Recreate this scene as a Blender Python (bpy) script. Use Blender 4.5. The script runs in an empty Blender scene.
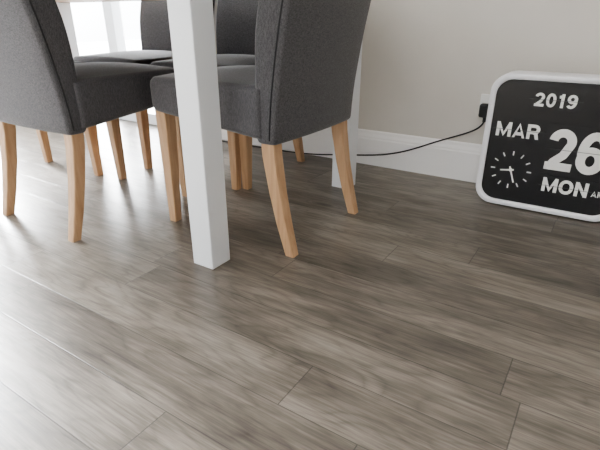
import bpy, bmesh, math, random
from mathutils import Vector, Matrix
random.seed(3)
sc = bpy.context.scene
COL = sc.collection
try:
    sc.view_settings.look = 'AgX - Medium High Contrast'
except Exception: pass

# ---------------------------------------------------------------- materials
def newmat(name):
    m = bpy.data.materials.new(name); m.use_nodes = True
    nt = m.node_tree
    return m, nt, nt.nodes, nt.links, nt.nodes['Principled BSDF']

def simple(name, col, rough=0.5, metal=0.0, noise=0.0, scale=20, bump=0.0, coat=0.0, spec=0.5):
    m, nt, N, L, b = newmat(name)
    b.inputs['Base Color'].default_value = (*col, 1)
    b.inputs['Roughness'].default_value = rough
    b.inputs['Metallic'].default_value = metal
    b.inputs['Coat Weight'].default_value = coat
    b.inputs['Specular IOR Level'].default_value = spec
    if noise or bump:
        tc = N.new('ShaderNodeTexCoord'); n = N.new('ShaderNodeTexNoise')
        n.inputs['Scale'].default_value = scale; n.inputs['Detail'].default_value = 4
        L.new(tc.outputs['Object'], n.inputs['Vector'])
        if noise:
            r = N.new('ShaderNodeValToRGB')
            r.color_ramp.elements[0].position = .3; r.color_ramp.elements[1].position = .7
            r.color_ramp.elements[0].color = (*[c*(1-noise) for c in col], 1)
            r.color_ramp.elements[1].color = (*[min(1, c*(1+noise)) for c in col], 1)
            L.new(n.outputs['Fac'], r.inputs['Fac']); L.new(r.outputs['Color'], b.inputs['Base Color'])
        if bump:
            bp = N.new('ShaderNodeBump'); bp.inputs['Strength'].default_value = bump
            bp.inputs['Distance'].default_value = .002
            L.new(n.outputs['Fac'], bp.inputs['Height']); L.new(bp.outputs['Normal'], b.inputs['Normal'])
    return m

def math_node(N, L, op, a, b=None, c=None):
    n = N.new('ShaderNodeMath'); n.operation = op
    for i, v in enumerate((a, b, c)):
        if v is None: continue
        if isinstance(v, (int, float)): n.inputs[i].default_value = v
        else: L.new(v, n.inputs[i])
    return n.outputs[0]

def floor_mat():
    m, nt, N, L, b = newmat('vinyl_plank_floor')
    W, LEN = 0.118, 0.92
    M = lambda op, a, b_=None, c=None: math_node(N, L, op, a, b_, c)
    tc = N.new('ShaderNodeTexCoord'); sep = N.new('ShaderNodeSeparateXYZ')
    L.new(tc.outputs['Object'], sep.inputs[0])
    X, Y = sep.outputs['X'], sep.outputs['Y']
    yr = M('DIVIDE', M('ADD', Y, 20.03), W); row = M('FLOOR', yr); fy = M('FRACT', yr)
    wn = N.new('ShaderNodeTexWhiteNoise'); wn.noise_dimensions = '1D'; L.new(row, wn.inputs['W'])
    xr = M('DIVIDE', M('ADD', M('ADD', X, 30.0), M('MULTIPLY', wn.outputs['Value'], LEN)), LEN)
    colm = M('FLOOR', xr); fx = M('FRACT', xr)
    cb = N.new('ShaderNodeCombineXYZ'); L.new(row, cb.inputs[0]); L.new(colm, cb.inputs[1])
    pw = N.new('ShaderNodeTexWhiteNoise'); pw.noise_dimensions = '3D'; L.new(cb.outputs[0], pw.inputs['Vector'])
    psep = N.new('ShaderNodeSeparateColor'); L.new(pw.outputs['Color'], psep.inputs[0])
    r1, r2, r3 = psep.outputs
    px = M('ADD', X, M('MULTIPLY', r1, 37.0)); py = M('ADD', Y, M('MULTIPLY', r2, 5.3)); pz = M('MULTIPLY', r3, 11.0)
    def vec(sx, sy):
        c = N.new('ShaderNodeCombineXYZ'); L.new(M('MULTIPLY', px, sx), c.inputs[0]); L.new(M('MULTIPLY', py, sy), c.inputs[1]); L.new(pz, c.inputs[2]); return c.outputs[0]
    def noise(sx, sy, detail, rough, dist):
        n = N.new('ShaderNodeTexNoise'); n.inputs['Scale'].default_value = 1
        n.inputs['Detail'].default_value = detail; n.inputs['Roughness'].default_value = rough
        n.inputs['Distortion'].default_value = dist; L.new(vec(sx, sy), n.inputs['Vector']); return n.outputs['Fac']
    # knots: sparse voronoi points, elongated with the grain
    vo = N.new('ShaderNodeTexVoronoi'); vo.inputs['Scale'].default_value = 1; L.new(vec(1.9, 6.0), vo.inputs['Vector'])
    dist = vo.outputs['Distance']
    swirl = M('POWER', 2.718, M('MULTIPLY', dist, -6.5))
    n1 = noise(1.9, 9, 2.0, .45, .30)
    field = M('ADD', n1, M('MULTIPLY', swirl, .50))
    rings = M('MULTIPLY', M('ABSOLUTE', M('SUBTRACT', M('FRACT', M('MULTIPLY', field, 13.0)), .5)), 2.0)
    rings = M('POWER', rings, 3.0)
    fib = noise(11, 300, 4, .7, .0)
    fib2 = noise(4.5, 80, 4, .65, .05)
    cloud = noise(3.2, 10, 4, .6, .3)
    kn = N.new('ShaderNodeMapRange'); L.new(dist, kn.inputs[0])
    kn.inputs[1].default_value = .015; kn.inputs[2].default_value = .095; kn.inputs[3].default_value = 1; kn.inputs[4].default_value = 0
    f = M('ADD', M('MULTIPLY', fib, .28), M('MULTIPLY', fib2, .27))
    f = M('ADD', f, M('MULTIPLY', cloud, .45))
    f = M('SUBTRACT', f, M('MULTIPLY', rings, .055))
    f = M('ADD', f, M('MULTIPLY', M('SUBTRACT', r3, .5), .075))
    f = M('SUBTRACT', f, M('MULTIPLY', kn.outputs[0], .20))
    r = N.new('ShaderNodeValToRGB'); L.new(f, r.inputs['Fac'])
    e = r.color_ramp.elements
    e[0].position = .28; e[0].color = (.042, .036, .030, 1)
    e[1].position = .66; e[1].color = (.325, .290, .248, 1)
    x = e.new(.47); x.color = (.150, .130, .108, 1)
    dy = M('MULTIPLY', M('MINIMUM', fy, M('SUBTRACT', 1.0, fy)), W)
    dx = M('MULTIPLY', M('MINIMUM', fx, M('SUBTRACT', 1.0, fx)), LEN)
    d = M('MINIMUM', dx, dy)
    sm = N.new('ShaderNodeMapRange'); L.new(d, sm.inputs[0])
    sm.inputs[1].default_value = .0004; sm.inputs[2].default_value = .0016; sm.inputs[3].default_value = 1; sm.inputs[4].default_value = 0
    mx = N.new('ShaderNodeMix'); mx.data_type = 'RGBA'
    L.new(M('MULTIPLY', sm.outputs[0], .65), mx.inputs['Factor']); L.new(r.outputs['Color'], mx.inputs['A'])
    mx.inputs['B'].default_value = (.03, .026, .022, 1)
    L.new(mx.outputs['Result'], b.inputs['Base Color'])
    L.new(M('ADD', .26, M('MULTIPLY', fib2, .14)), b.inputs['Roughness'])
    bp = N.new('ShaderNodeBump'); bp.inputs['Strength'].default_value = .35; bp.inputs['Distance'].default_value = .001
    L.new(M('SUBTRACT', M('MULTIPLY', fib2, .6), sm.outputs[0]), bp.inputs['Height'])
    L.new(bp.outputs['Normal'], b.inputs['Normal'])
    return m

def fabric_mat():
    m, nt, N, L, b = newmat('charcoal_fabric')
    tc = N.new('ShaderNodeTexCoord')
    def ns(scale, det):
        mp = N.new('ShaderNodeMapping'); mp.inputs['Scale'].default_value = scale
        n = N.new('ShaderNodeTexNoise'); n.inputs['Scale'].default_value = 1; n.inputs['Detail'].default_value = det
        L.new(tc.outputs['Object'], mp.inputs[0]); L.new(mp.outputs[0], n.inputs['Vector']); return n.outputs['Fac']
    a = math_node(N, L, 'MULTIPLY', math_node(N, L, 'ADD', ns((700, 700, 130), 2), ns((130, 600, 700), 2)), .5)
    r = N.new('ShaderNodeValToRGB'); L.new(a, r.inputs['Fac'])
    r.color_ramp.elements[0].position = .36; r.color_ramp.elements[1].position = .66
    r.color_ramp.elements[0].color = (.048, .047, .051, 1); r.color_ramp.elements[1].color = (.150, .145, .152, 1)
    L.new(r.outputs['Color'], b.inputs['Base Color'])
    b.inputs['Roughness'].default_value = .85
    b.inputs['Sheen Weight'].default_value = .4
    b.inputs['Sheen Roughness'].default_value = .4
    bp = N.new('ShaderNodeBump'); bp.inputs['Strength'].default_value = .4; bp.inputs['Distance'].default_value = .0008
    L.new(a, bp.inputs['Height']); L.new(bp.outputs['Normal'], b.inputs['Normal'])
    return m

def wood_mat(name, c0, c1, stretch=(14, 14, 1.2), rough=.45):
    m, nt, N, L, b = newmat(name)
    tc = N.new('ShaderNodeTexCoord'); mp = N.new('ShaderNodeMapping'); mp.inputs['Scale'].default_value = stretch
    n = N.new('ShaderNodeTexNoise'); n.inputs['Scale'].default_value = 5; n.inputs['Detail'].default_value = 6; n.inputs['Distortion'].default_value = .6
    L.new(tc.outputs['Object'], mp.inputs[0]); L.new(mp.outputs[0], n.inputs['Vector'])
    r = N.new('ShaderNodeValToRGB'); L.new(n.outputs['Fac'], r.inputs['Fac'])
    r.color_ramp.elements[0].position = .3; r.color_ramp.elements[1].position = .7
    r.color_ramp.elements[0].color = (*c0, 1); r.color_ramp.elements[1].color = (*c1, 1)
    L.new(r.outputs['Color'], b.inputs['Base Color']); b.inputs['Roughness'].default_value = rough
    return m

M_FLOOR = floor_mat()
M_FAB = fabric_mat()
M_PIPE = simple('seam_thread', (.03, .03, .033), .9)
M_OAK = wood_mat('oak_leg', (.47, .29, .165), (.60, .40, .245))
M_TOP = wood_mat('oak_table_top', (.20, .115, .06), (.36, .22, .12), (1.2, 14, 14))
M_WHITE = simple('white_painted', (.80, .82, .85), .38)
M_SKIRT = simple('white_gloss_trim', (.88, .87, .86), .35)
M_WALL = simple('wall_paint', (.635, .605, .56), .85, noise=.02, scale=6, bump=.05)
M_CEIL = simple('ceiling_paint', (.85, .85, .84), .9)
M_CASE = simple('clock_case_white', (.86, .86, .90), .3, coat=.3)
M_FACE = simple('clock_face_black', (.006, .006, .007), .22)
M_FLAP = simple('flap_black', (.007, .007, .008), .27)
M_INK = simple('flap_white_print', (.85, .85, .83), .5)
M_BLK = simple('black_rubber', (.012, .012, .013), .45)
M_PLAST = simple('socket_plastic', (.85, .85, .84), .3)
M_FRAME = simple('upvc_frame', (.75, .77, .80), .35)
M_PATIO = simple('patio_stone', (.55, .54, .52), .8, noise=.15, scale=3)
mg, nt, N, L, b = newmat('window_glass')
tr = N.new('ShaderNodeBsdfTransparent'); gl = N.new('ShaderNodeBsdfGlossy'); gl.inputs['Roughness'].default_value = .02
mxs = N.new('ShaderNodeMixShader'); mxs.inputs[0].default_value = .06
L.new(tr.outputs[0], mxs.inputs[1]); L.new(gl.outputs[0], mxs.inputs[2]); L.new(mxs.outputs[0], N['Material Output'].inputs['Surface'])

# ---------------------------------------------------------------- mesh helpers
def obj_from_bm(bm, name, mat, parent=None, smooth=False, bevel=0, seg=2):
    bmesh.ops.recalc_face_normals(bm, faces=bm.faces)
    me = bpy.data.meshes.new(name); bm.to_mesh(me); bm.free()
    if mat: me.materials.append(mat)
    o = bpy.data.objects.new(name, me); COL.objects.link(o)
    if parent: o.parent = parent
    if smooth:
        for p in me.polygons: p.use_smooth = True
    if bevel:
        md = o.modifiers.new('bevel', 'BEVEL'); md.width = bevel; md.segments = seg; md.limit_method = 'ANGLE'
    return o

def add_box(bm, lo, hi):
    x0, y0, z0 = lo; x1, y1, z1 = hi
    vs = [bm.verts.new(p) for p in [(x0,y0,z0),(x1,y0,z0),(x1,y1,z0),(x0,y1,z0),(x0,y0,z1),(x1,y0,z1),(x1,y1,z1),(x0,y1,z1)]]
    for f in [(0,3,2,1),(4,5,6,7),(0,1,5,4),(1,2,6,5),(2,3,7,6),(3,0,4,7)]:
        bm.faces.new([vs[i] for i in f])

def boxes(name, lst, mat, parent=None, bevel=0, seg=2):
    bm = bmesh.new()
    for lo, hi in lst: add_box(bm, lo, hi)
    return obj_from_bm(bm, name, mat, parent, bevel=bevel, seg=seg)

def empty(name, loc=(0,0,0), rz=0):
    e = bpy.data.objects.new(name, None); e.empty_display_size = .1
    e.location = loc; e.rotation_euler = (0, 0, rz); COL.objects.link(e); return e

def rrect(hw, hh, r, n=6):
    r = min(r, hw*.999, hh*.999); pts = []
    for cx, cy, a0 in [(hw-r, hh-r, 0), (-hw+r, hh-r, 90), (-hw+r, -hh+r, 180), (hw-r, -hh+r, 270)]:
        for i in range(n+1):
            a = math.radians(a0 + 90*i/n)
            pts.append((cx + r*math.cos(a), cy + r*math.sin(a)))
    out = []
    for i, p in enumerate(pts):
        q = pts[(i+1) % len(pts)]
        out.append(p)
        if math.dist(p, q) > .05 and hw > .1:
            k = 7
            for j in range(1, k): out.append((p[0]+(q[0]-p[0])*j/k, p[1]+(q[1]-p[1])*j/k))
    return out

def loft(name, rings, mat, parent=None, smooth=True):
    bm = bmesh.new(); prev = None; first = None
    n0 = len(rings[0])
    for ring in rings:
        assert len(ring) == n0
        vs = [bm.verts.new(p) for p in ring]
        if prev:
            n = len(vs)
            for i in range(n): bm.faces.new((prev[i], prev[(i+1)%n], vs[(i+1)%n], vs[i]))
        else: first = vs
        prev = vs
    bm.faces.new(first); bm.faces.new(prev)
    return obj_from_bm(bm, name, mat, parent, smooth)

def lerp_tab(tab, z):
    for (a, va), (b_, vb) in zip(tab, tab[1:]):
        if z <= b_:
            t = (z-a)/(b_-a); t = max(0, min(1, t)); return va + (vb-va)*t
    return tab[-1][1]

def rr_fixed(hw, hh, r, n=5, kx=8, ky=2):
    pts = []
    cs = [(hw-r, hh-r, 0), (-hw+r, hh-r, 90), (-hw+r, -hh+r, 180), (hw-r, -hh+r, 270)]
    for ci, (cx, cy, a0) in enumerate(cs):
        for i in range(n+1):
            a = math.radians(a0 + 90*i/n); pts.append((cx + r*math.cos(a), cy + r*math.sin(a)))
        p = pts[-1]; nx, ny, na = cs[(ci+1) % 4]; a = math.radians(na)
        q = (nx + r*math.cos(a), ny + r*math.sin(a)); k = kx if ci % 2 == 0 else ky
        for j in range(1, k): pts.append((p[0]+(q[0]-p[0])*j/k, p[1]+(q[1]-p[1])*j/k))
    return pts

# ---------------------------------------------------------------- dining chair
def make_chair(loc, rz, name='dining_chair'):
    root = empty(name, loc, rz)
    HW = .218
    tab = [(.315, -.205), (.42, -.212), (.55, -.232), (.67, -.256), (.85, -.300), (1.0, -.342)]
    thk = [(.315, .060), (.46, .074), (.60, .092), (.68, .090), (.85, .072), (1.0, .060)]
    z0, z1 = .315, 1.0; rings = []
    zs = [z0 + s for s in (0, .0025, .007, .014)] + [z0 + .03 + (z1-z0-.06)*i/20 for i in range(21)] + [z1-.014, z1-.007, z1-.0025, z1]
    def smooth_tab(tab, z): return (lerp_tab(tab, z-.04)+lerp_tab(tab, z-.02)+lerp_tab(tab, z)+lerp_tab(tab, z+.02)+lerp_tab(tab, z+.04))/5
    for z in zs:
        e = min(z-z0, z1-z); ins = 0; rr = .014
        if e < rr: ins = rr - math.sqrt(max(0, rr*rr-(rr-e)**2))
        T = smooth_tab(thk, z); cy = smooth_tab(tab, z) + T/2
        ring = []
        for (x, y) in rr_fixed(HW-ins, T/2-ins, .012):
            bow = .010*(1-(x/HW)**2)
            ring.append((x, cy + y - bow, z))
        rings.append(ring)
    loft('backrest', rings, M_FAB, root)
    yb, yf = -.165, .258; rings = []
    ys = [yb] + [yb + .02 + (yf-yb-.05)*i/12 for i in range(13)] + [yf-.02, yf-.012, yf-.006, yf-.002, yf]
    for y in ys:
        e = yf - y; rr = .026; ins = 0
        if e < rr: ins = rr - math.sqrt(max(0, rr*rr-(rr-e)**2))
        t = (y-yb)/(yf-yb)
        zb = .325 + .04*t; zt = .464
        ring = []; hw = HW + .004 - ins
        for (x, z) in rr_fixed(hw, (zt-zb)/2-ins, .018):
            zz = (zt+zb)/2 + z
            if z > 0: zz += .022*max(0, 1-(x/hw)**2)*math.sin(math.pi*min(1, max(0, t*.9+.08)))**.7
            ring.append((x, y, zz))
        rings.append(ring)
    loft('seat', rings, M_FAB, root)
    def seam(pts):
        cu = bpy.data.curves.new('seam', 'CURVE'); cu.dimensions = '3D'; cu.bevel_depth = .0022
        sp = cu.splines.new('POLY'); sp.points.add(len(pts)-1)
        for i, p in enumerate(pts): sp.points[i].co = (*p, 1)
        o = bpy.data.objects.new('seam', cu); COL.objects.link(o); o.parent = root; cu.materials.append(M_PIPE)
    for sx in (-1, 1):
        seam([(sx*(HW+.0002), smooth_tab(tab, z) + .016, z) for z in [.33 + .65*i/24 for i in range(25)]])
    def leg(nm, path):
        rings = []
        for (x, y, z, s) in path:
            rings.append([(x+px, y+py, z) for (px, py) in rrect(s/2, s/2, .004, 2)])
        loft(nm, rings, M_OAK, root, smooth=False)
    for i, sx in enumerate((-1, 1)):
        leg('front_leg_%d' % (i+1), [(sx*.190, .226, .37, .044), (sx*.190, .228, .2, .038), (sx*.191, .232, .0, .029)])
        leg('rear_leg_%d' % (i+1), [(sx*.188, -.172, .36, .042), (sx*.189, -.178, .28, .041), (sx*.190, -.195, .18, .037), (sx*.191, -.216, .09, .034), (sx*.192, -.241, .0, .029)])
    return root

PI = math.pi
make_chair((-.910, 1.180, 0), PI/2)
make_chair((-1.475, .948, 0), 0)
make_chair((-1.985, .925, 0), 0)
make_chair((-1.365, 1.575, 0), PI)
make_chair((-1.885, 1.575, 0), PI)

# ---------------------------------------------------------------- table
tb = empty('dining_table', (-1.70, 1.222, 0))
hx, hy, s = .866, .388, .072
for i, (a, c) in enumerate([(1, -1), (1, 1), (-1, -1), (-1, 1)]):
    boxes('leg_%d' % (i+1), [((a*hx-s/2, c*hy-s/2, 0), (a*hx+s/2, c*hy+s/2, .700))], M_WHITE, tb, bevel=.003)
boxes('table_top', [((-.915, -.45, .700), (.915, .45, .745))], M_TOP, tb, bevel=.004)

# ---------------------------------------------------------------- flip clock
ck = empty('flip_calendar_clock', (0, 1.715, 0))
cx0, cx1, cz0, cz1 = -.347, .094, .004, .458
ccx, ccz = (cx0+cx1)/2, (cz0+cz1)/2; hw, hh = (cx1-cx0)/2, (cz1-cz0)/2; R = .062
def ring_at(inset, y, r=None):
    return [(ccx+x, y, ccz+z) for (x, z) in rrect(hw-inset, hh-inset, (R if r is None else r)-inset*.6, 8)]
loft('case', [ring_at(.012, .125), ring_at(.002, .118), ring_at(0, .11), ring_at(0, .006), ring_at(.0015, .0015), ring_at(.004, 0),
              ring_at(.016, 0), ring_at(.0185, .002), ring_at(.020, .012)], M_CASE, ck, smooth=True)
loft('face', [ring_at(.0195, .0115), ring_at(.0195, .0085), ring_at(.021, .008)], M_FACE, ck, smooth=False)
FY = .008
def arc(cx, cz, rx, rz, a0, a1, n=20, p=1.0):
    out = []
    for i in range(n+1):
        a = math.radians(a0+(a1-a0)*i/n); c, s_ = math.cos(a), math.sin(a)
        out.append((cx+rx*math.copysign(abs(c)**p, c), cz+rz*math.copysign(abs(s_)**p, s_)))
    return out
def glyph(ch, w, h, t):
    k = t/2; L_, R_, B_, T_ = k, w-k, k, h-k
    if ch == 'M': return [[(k, 0), (k, h)], [(R_, 0), (R_, h)], [(k*.9, h+k*.2), (w/2, k*.6), (w-k*.9, h+k*.2)]]
    if ch == 'N': return [[(k, 0), (k, h)], [(R_, 0), (R_, h)], [(k, h), (R_, 0)]]
    if ch == 'A': return [[(k*.55, -.1*h), (w/2, h+k*.4), (w-k*.55, -.1*h)], [(w*.24, h*.27), (w*.76, h*.27)]]
    if ch == 'R':
        m = h*.46; rz = (T_-m)/2
        return [[(k, 0), (k, h)], [(k, T_), (w*.58, T_)] + arc(w*.58, m+rz, R_-w*.60, rz, 90, -90)[1:] + [(k, m)], [(w*.52, m), (w*.70, m*.85), (w*.84, -.02*h)]]
    if ch in 'O0': return [arc(w/2, h/2, w/2-k, h/2-k, 0, 360, 40, .92 if ch == 'O' else .9)]
    if ch == '1': return [[(w*.62, 0), (w*.62, h)], [(w*.62-k*.2, h-k*1.2), (w*.42, h*.80), (w*.12, h*.77)]]
    if ch == '2':
        a = arc(w/2, h*.70, w/2-k, h*.30-k, 175, -35, 22)
        return [a + [(w*.62, h*.38), (w*.30, h*.20), (k*1.25, k*.9)], [(0, k), (w, k)]]
    if ch in '69':
        bowl = arc(w/2, h*.325, w/2-k, h*.325-k, 0, 360, 36)
        st = arc(w*.56, h*.50, w*.56-k, h*.5-k, 190, 90, 14) + arc(w*.56, h*.74, w*.40-k*.6, h*.26-k, 90, 15, 10)[1:]
        g = [bowl, st]
        return g if ch == '6' else [[(w-x, h-z) for x, z in pl] for pl in g]
def text(body, x0, x1, z0, z1, t, name, gap=.12):
    n = len(body); rel = [{'M': 1.22, '1': .72, 'O': 1.12}.get(c, 1.0) for c in body]
    tot = sum(rel) + gap*(n-1); u = (x1-x0)/tot; h = z1-z0; x = x0; bm = bmesh.new(); layer = 0
    for c, r in zip(body, rel):
        w = r*u
        for pl in glyph(c, w, h, t):
            closed = math.dist(pl[0], pl[-1]) < 1e-6
            pts = pl[:-1] if closed else pl
            m = len(pts); Ls, Rs = [], []
            for i in range(m):
                p = Vector(pts[i])
                a = Vector(pts[i-1]) if (i > 0 or closed) else None
                b_ = Vector(pts[(i+1) % m]) if (i < m-1 or closed) else None
                d1 = (p-a).normalized() if a is not None else (b_-p).normalized()
                d2 = (b_-p).normalized() if b_ is not None else d1
                n1 = Vector((-d1.y, d1.x)); n2 = Vector((-d2.y, d2.x)); nn = (n1+n2).normalized()
                s_ = min(2.2, 1/max(.2, nn.dot(n1)))*t/2
                Ls.append(p+nn*s_); Rs.append(p-nn*s_)
            layer += 1; y = FY-.0020-.00004*(layer % 4)
            def mk(p): return bm.verts.new((x+min(max(p.x, 0), w), y, z0+min(max(p.y, 0), h)))
            lv = [mk(p) for p in Ls]; rv = [mk(p) for p in Rs]
            for i in range(m if closed else m-1):
                j = (i+1) % m
                try: bm.faces.new((lv[i], lv[j], rv[j], rv[i]))
                except ValueError: pass
        x += w + gap*u
    return obj_from_bm(bm, name, M_INK, ck)
def flap(xa, xb, za, zb, name):
    zm = (za+zb)/2
    boxes(name, [((xa, FY-.0016, za), (xb, FY+.001, zm-.0006)), ((xa, FY-.0016, zm+.0006), (xb, FY+.001, zb))], M_FLAP, ck)
    boxes(name+'_split', [((xa, FY-.0030, zm-.0006), (xb, FY-.0016, zm+.0006))], M_BLK, ck)
flap(-.222, -.068, .350, .414, 'year_flap'); text('2019', -.206, -.084, .360, .403, .0085, 'year_digits', .2)
flap(-.318, -.155, .236, .316, 'month_flap'); text('MAR', -.308, -.171, .251, .300, .0105, 'month_letters', .12)
flap(-.147, .070, .145, .310, 'date_flap')
text('26', -.139, .028, .158, .296, .0265, 'date_digits', .10)
flap(-.147, .070, .066, .138, 'weekday_flap'); text('MON', -.132, .004, .081, .130, .0105, 'weekday_letters', .12)
text('AM', .015, .052, .088, .108, .0042, 'am_pm_letters', .12)
dcx, dcz = -.239, .137
bm = bmesh.new()
def bar(ang, r0, r1, w0, w1, y=.0016):
    a = math.radians(90-ang); d = Vector((math.cos(a), 0, math.sin(a))); n = Vector((-d.z, 0, d.x))
    c = Vector((dcx, 0, dcz))
    ps = [c+d*r0-n*w0/2, c+d*r1-n*w1/2, c+d*r1+n*w1/2, c+d*r0+n*w0/2]
    lo = [bm.verts.new((p.x, FY-y, p.z)) for p in ps]; hi = [bm.verts.new((p.x, FY+.001, p.z)) for p in ps]
    bm.faces.new(lo)
    for i in range(4): bm.faces.new((lo[i], lo[(i+1)%4], hi[(i+1)%4], hi[i]))
for k in range(12): bar(k*30, .052, .066, .0040, .0040)
bar(160, -.012, .046, .0050, .004, .003); bar(262, -.010, .034, .005, .0045, .0035)
obj_from_bm(bm, 'dial_marks_and_hands', M_INK, ck)
bm = bmesh.new(); bmesh.ops.create_cone(bm, cap_ends=True, segments=24, radius1=.006, radius2=.005, depth=.004,
    matrix=Matrix.Translation((dcx, FY-.003, dcz)) @ Matrix.Rotation(PI/2, 4, 'X'))
obj_from_bm(bm, 'dial_hub', M_INK, ck)
boxes('foot', [((cx0+.09, .02, 0), (cx0+.12, .10, .007)), ((cx1-.12, .02, 0), (cx1-.09, .10, .007))], M_BLK, ck)

# ---------------------------------------------------------------- wall socket, plug, cable
so = empty('wall_socket', (0, 1.955, 0))
boxes('plate', [((-.425, -.010, .268), (-.279, 0, .354))], M_PLAST, so, bevel=.003)
boxes('switches', [((-.380, -.014, .330), (-.368, -.009, .346)), ((-.336, -.014, .330), (-.324, -.009, .346))], M_PLAST, so, bevel=.001)
pl = empty('power_plug', (0, 1.955, 0))
bm = bmesh.new(); add_box(bm, (-.418, -.045, .270), (-.370, -.011, .322))
obj_from_bm(bm, 'plug_body', M_BLK, pl, bevel=.008, seg=3)
boxes('cord_grip', [((-.400, -.038, .252), (-.388, -.022, .272))], M_BLK, pl, bevel=.003)
cu = bpy.data.curves.new('power_cable', 'CURVE'); cu.dimensions = '3D'; cu.bevel_depth = .0032; cu.bevel_resolution = 3
pts = [(-.394, 1.925, .256), (-.400, 1.922, .232), (-.441, 1.918, .205), (-.557, 1.918, .160), (-.64, 1.922, .118), (-.725, 1.925, .082),
       (-.80, 1.922, .062), (-.867, 1.920, .050), (-.95, 1.918, .040), (-1.05, 1.915, .028), (-1.2, 1.91, .0035), (-1.6, 1.90, .0035), (-2.2, 1.90, .0035)]
sp = cu.splines.new('NURBS'); sp.points.add(len(pts)-1); sp.use_endpoint_u = True; sp.order_u = 4
for p, c in zip(sp.points, pts): p.co = (*c, 1)
o = bpy.data.objects.new('power_cable', cu); COL.objects.link(o); cu.materials.append(M_BLK)

# ---------------------------------------------------------------- room shell
XL, XR, YB, YF, H = -3.45, 2.6, 1.955, -2.8, 2.4
boxes('floor', [((XL-.15, YF-.15, -.1), (XR+.15, YB+.15, 0))], M_FLOOR)
boxes('ceiling', [((XL-.15, YF-.15, H), (XR+.15, YB+.15, H+.1))], M_CEIL)
dx0, dx1, dh = -3.30, -2.12, 2.08
boxes('wall_back', [((dx1, YB, 0), (XR+.15, YB+.15, H)), ((XL-.15, YB, 0), (dx0, YB+.15, H)), ((dx0, YB, dh), (dx1, YB+.15, H))], M_WALL)
ly0, ly1 = -2.0, 1.60
boxes('wall_left', [((XL-.15, YF, 0), (XL, ly0, H)), ((XL-.15, ly1, 0), (XL, YB, H)), ((XL-.15, ly0, dh), (XL, ly1, H))], M_WALL)
boxes('wall_right', [((XR, YF, 0), (XR+.15, YB, H))], M_WALL)
fx0, fx1 = -1.6, 1.2  # opening behind the camera, added so fill light gets in
boxes('wall_front', [((XL-.15, YF-.15, 0), (fx0, YF, H)), ((fx1, YF-.15, 0), (XR+.15, YF, H)), ((fx0, YF-.15, 0), (fx1, YF, .9)), ((fx0, YF-.15, 2.1), (fx1, YF, H))], M_WALL)

def glazing(name, axis, a0, a1, z0, z1, pos, n, fw=.07):
    root = empty(name)
    lst = []
    def bx(a, b_, za, zb, t=.035):
        if axis == 'x': lst.append(((a, pos-t, za), (b_, pos+t, zb)))
        else: lst.append(((pos-t, a, za), (pos+t, b_, zb)))
    bx(a0, a0+fw, z0, z1); bx(a1-fw, a1, z0, z1); bx(a0+fw, a1-fw, z0, z0+fw); bx(a0+fw, a1-fw, z1-fw, z1)
    for i in range(1, n):
        c = a0 + (a1-a0)*i/n; bx(c-fw*.6, c+fw*.6, z0+fw, z1-fw)
    boxes('frame', lst, M_FRAME, root, bevel=.004)
    if axis == 'x': boxes('pane', [((a0+fw, pos-.002, z0+fw), (a1-fw, pos+.002, z1-fw))], mg, root)
    else: boxes('pane', [((pos-.002, a0+fw, z0+fw), (pos+.002, a1-fw, z1-fw))], mg, root)
glazing('door_1', 'x', dx0, dx1, 0, dh, YB+.08, 2)
glazing('door_2', 'y', ly0, ly1, 0, dh, XL-.08, 2)
glazing('added_fill_window', 'x', fx0, fx1, .9, 2.1, YF-.08, 3)  # unseen window added in the front wall for fill light

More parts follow.
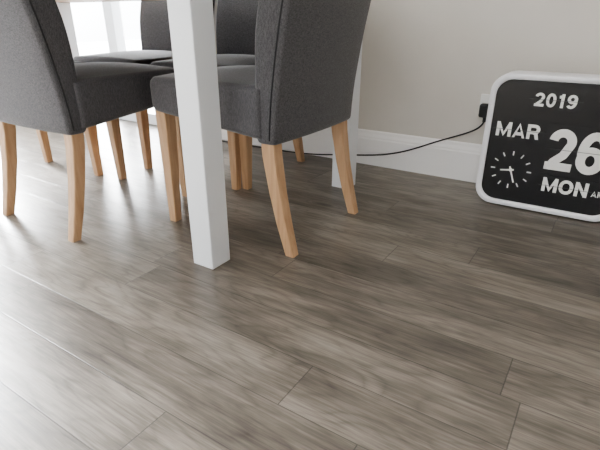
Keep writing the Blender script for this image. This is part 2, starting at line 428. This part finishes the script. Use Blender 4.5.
def skirting(name, x0, x1):
    prof = [(0, 0), (-.018, 0), (-.018, .118), (-.015, .124), (-.015, .130), (-.010, .142), (-.008, .152), (-.004, .157), (0, .157)]
    bm = bmesh.new()
    a = [bm.verts.new((x0, YB+p[0], p[1])) for p in prof]; c = [bm.verts.new((x1, YB+p[0], p[1])) for p in prof]
    n = len(prof)
    for i in range(n): bm.faces.new((a[i], a[(i+1)%n], c[(i+1)%n], c[i]))
    bm.faces.new(a); bm.faces.new(c)
    return obj_from_bm(bm, name, M_SKIRT)
skirting('baseboard_back', dx1, XR)
boxes('baseboard_right', [((XR-.018, YF, 0), (XR, YB-.02, .157))], M_SKIRT, bevel=.004)
boxes('patio_ground', [((-16, -14, -.25), (12, 14, -.12))], M_PATIO)

# ---------------------------------------------------------------- light: hazy bright sky, brightest towards the left (sun side)
w = bpy.data.worlds.new('World'); sc.world = w; w.use_nodes = True
N = w.node_tree.nodes; L = w.node_tree.links; bg = N['Background']
tc = N.new('ShaderNodeTexCoord'); nv = N.new('ShaderNodeVectorMath'); nv.operation = 'DOT_PRODUCT'
L.new(tc.outputs['Generated'], nv.inputs[0]); nv.inputs[1].default_value = Vector((-.84, .27, .47)).normalized()
p = math_node(N, L, 'POWER', math_node(N, L, 'MAXIMUM', nv.outputs['Value'], 0.0), 30.0)
L.new(math_node(N, L, 'ADD', math_node(N, L, 'MULTIPLY', p, 270.0), 6.8), bg.inputs['Strength'])
bg.inputs['Color'].default_value = (.94, .97, 1.0, 1)
def portal(loc, rot, sx, sy):
    l = bpy.data.lights.new('portal', 'AREA'); l.shape = 'RECTANGLE'; l.size = sx; l.size_y = sy; l.cycles.is_portal = True
    o = bpy.data.objects.new('portal', l); o.location = loc; o.rotation_euler = rot; COL.objects.link(o)
portal((XL-.16, (ly0+ly1)/2, dh/2), (PI/2, 0, -PI/2), ly1-ly0, dh)
portal(((fx0+fx1)/2, YF-.16, 1.5), (PI/2, 0, 0), fx1-fx0, 1.2)
portal(((dx0+dx1)/2, YB+.16, dh/2), (PI/2, 0, PI), dx1-dx0, dh)

# ---------------------------------------------------------------- camera
cd = bpy.data.cameras.new('camera'); cam = bpy.data.objects.new('camera', cd); COL.objects.link(cam)
cd.sensor_width = 36; cd.lens = 28.02; cd.clip_start = .02
cam.location = (0, 0, .62); cam.rotation_euler = (math.radians(66.2), 0, math.radians(33))
sc.camera = cam
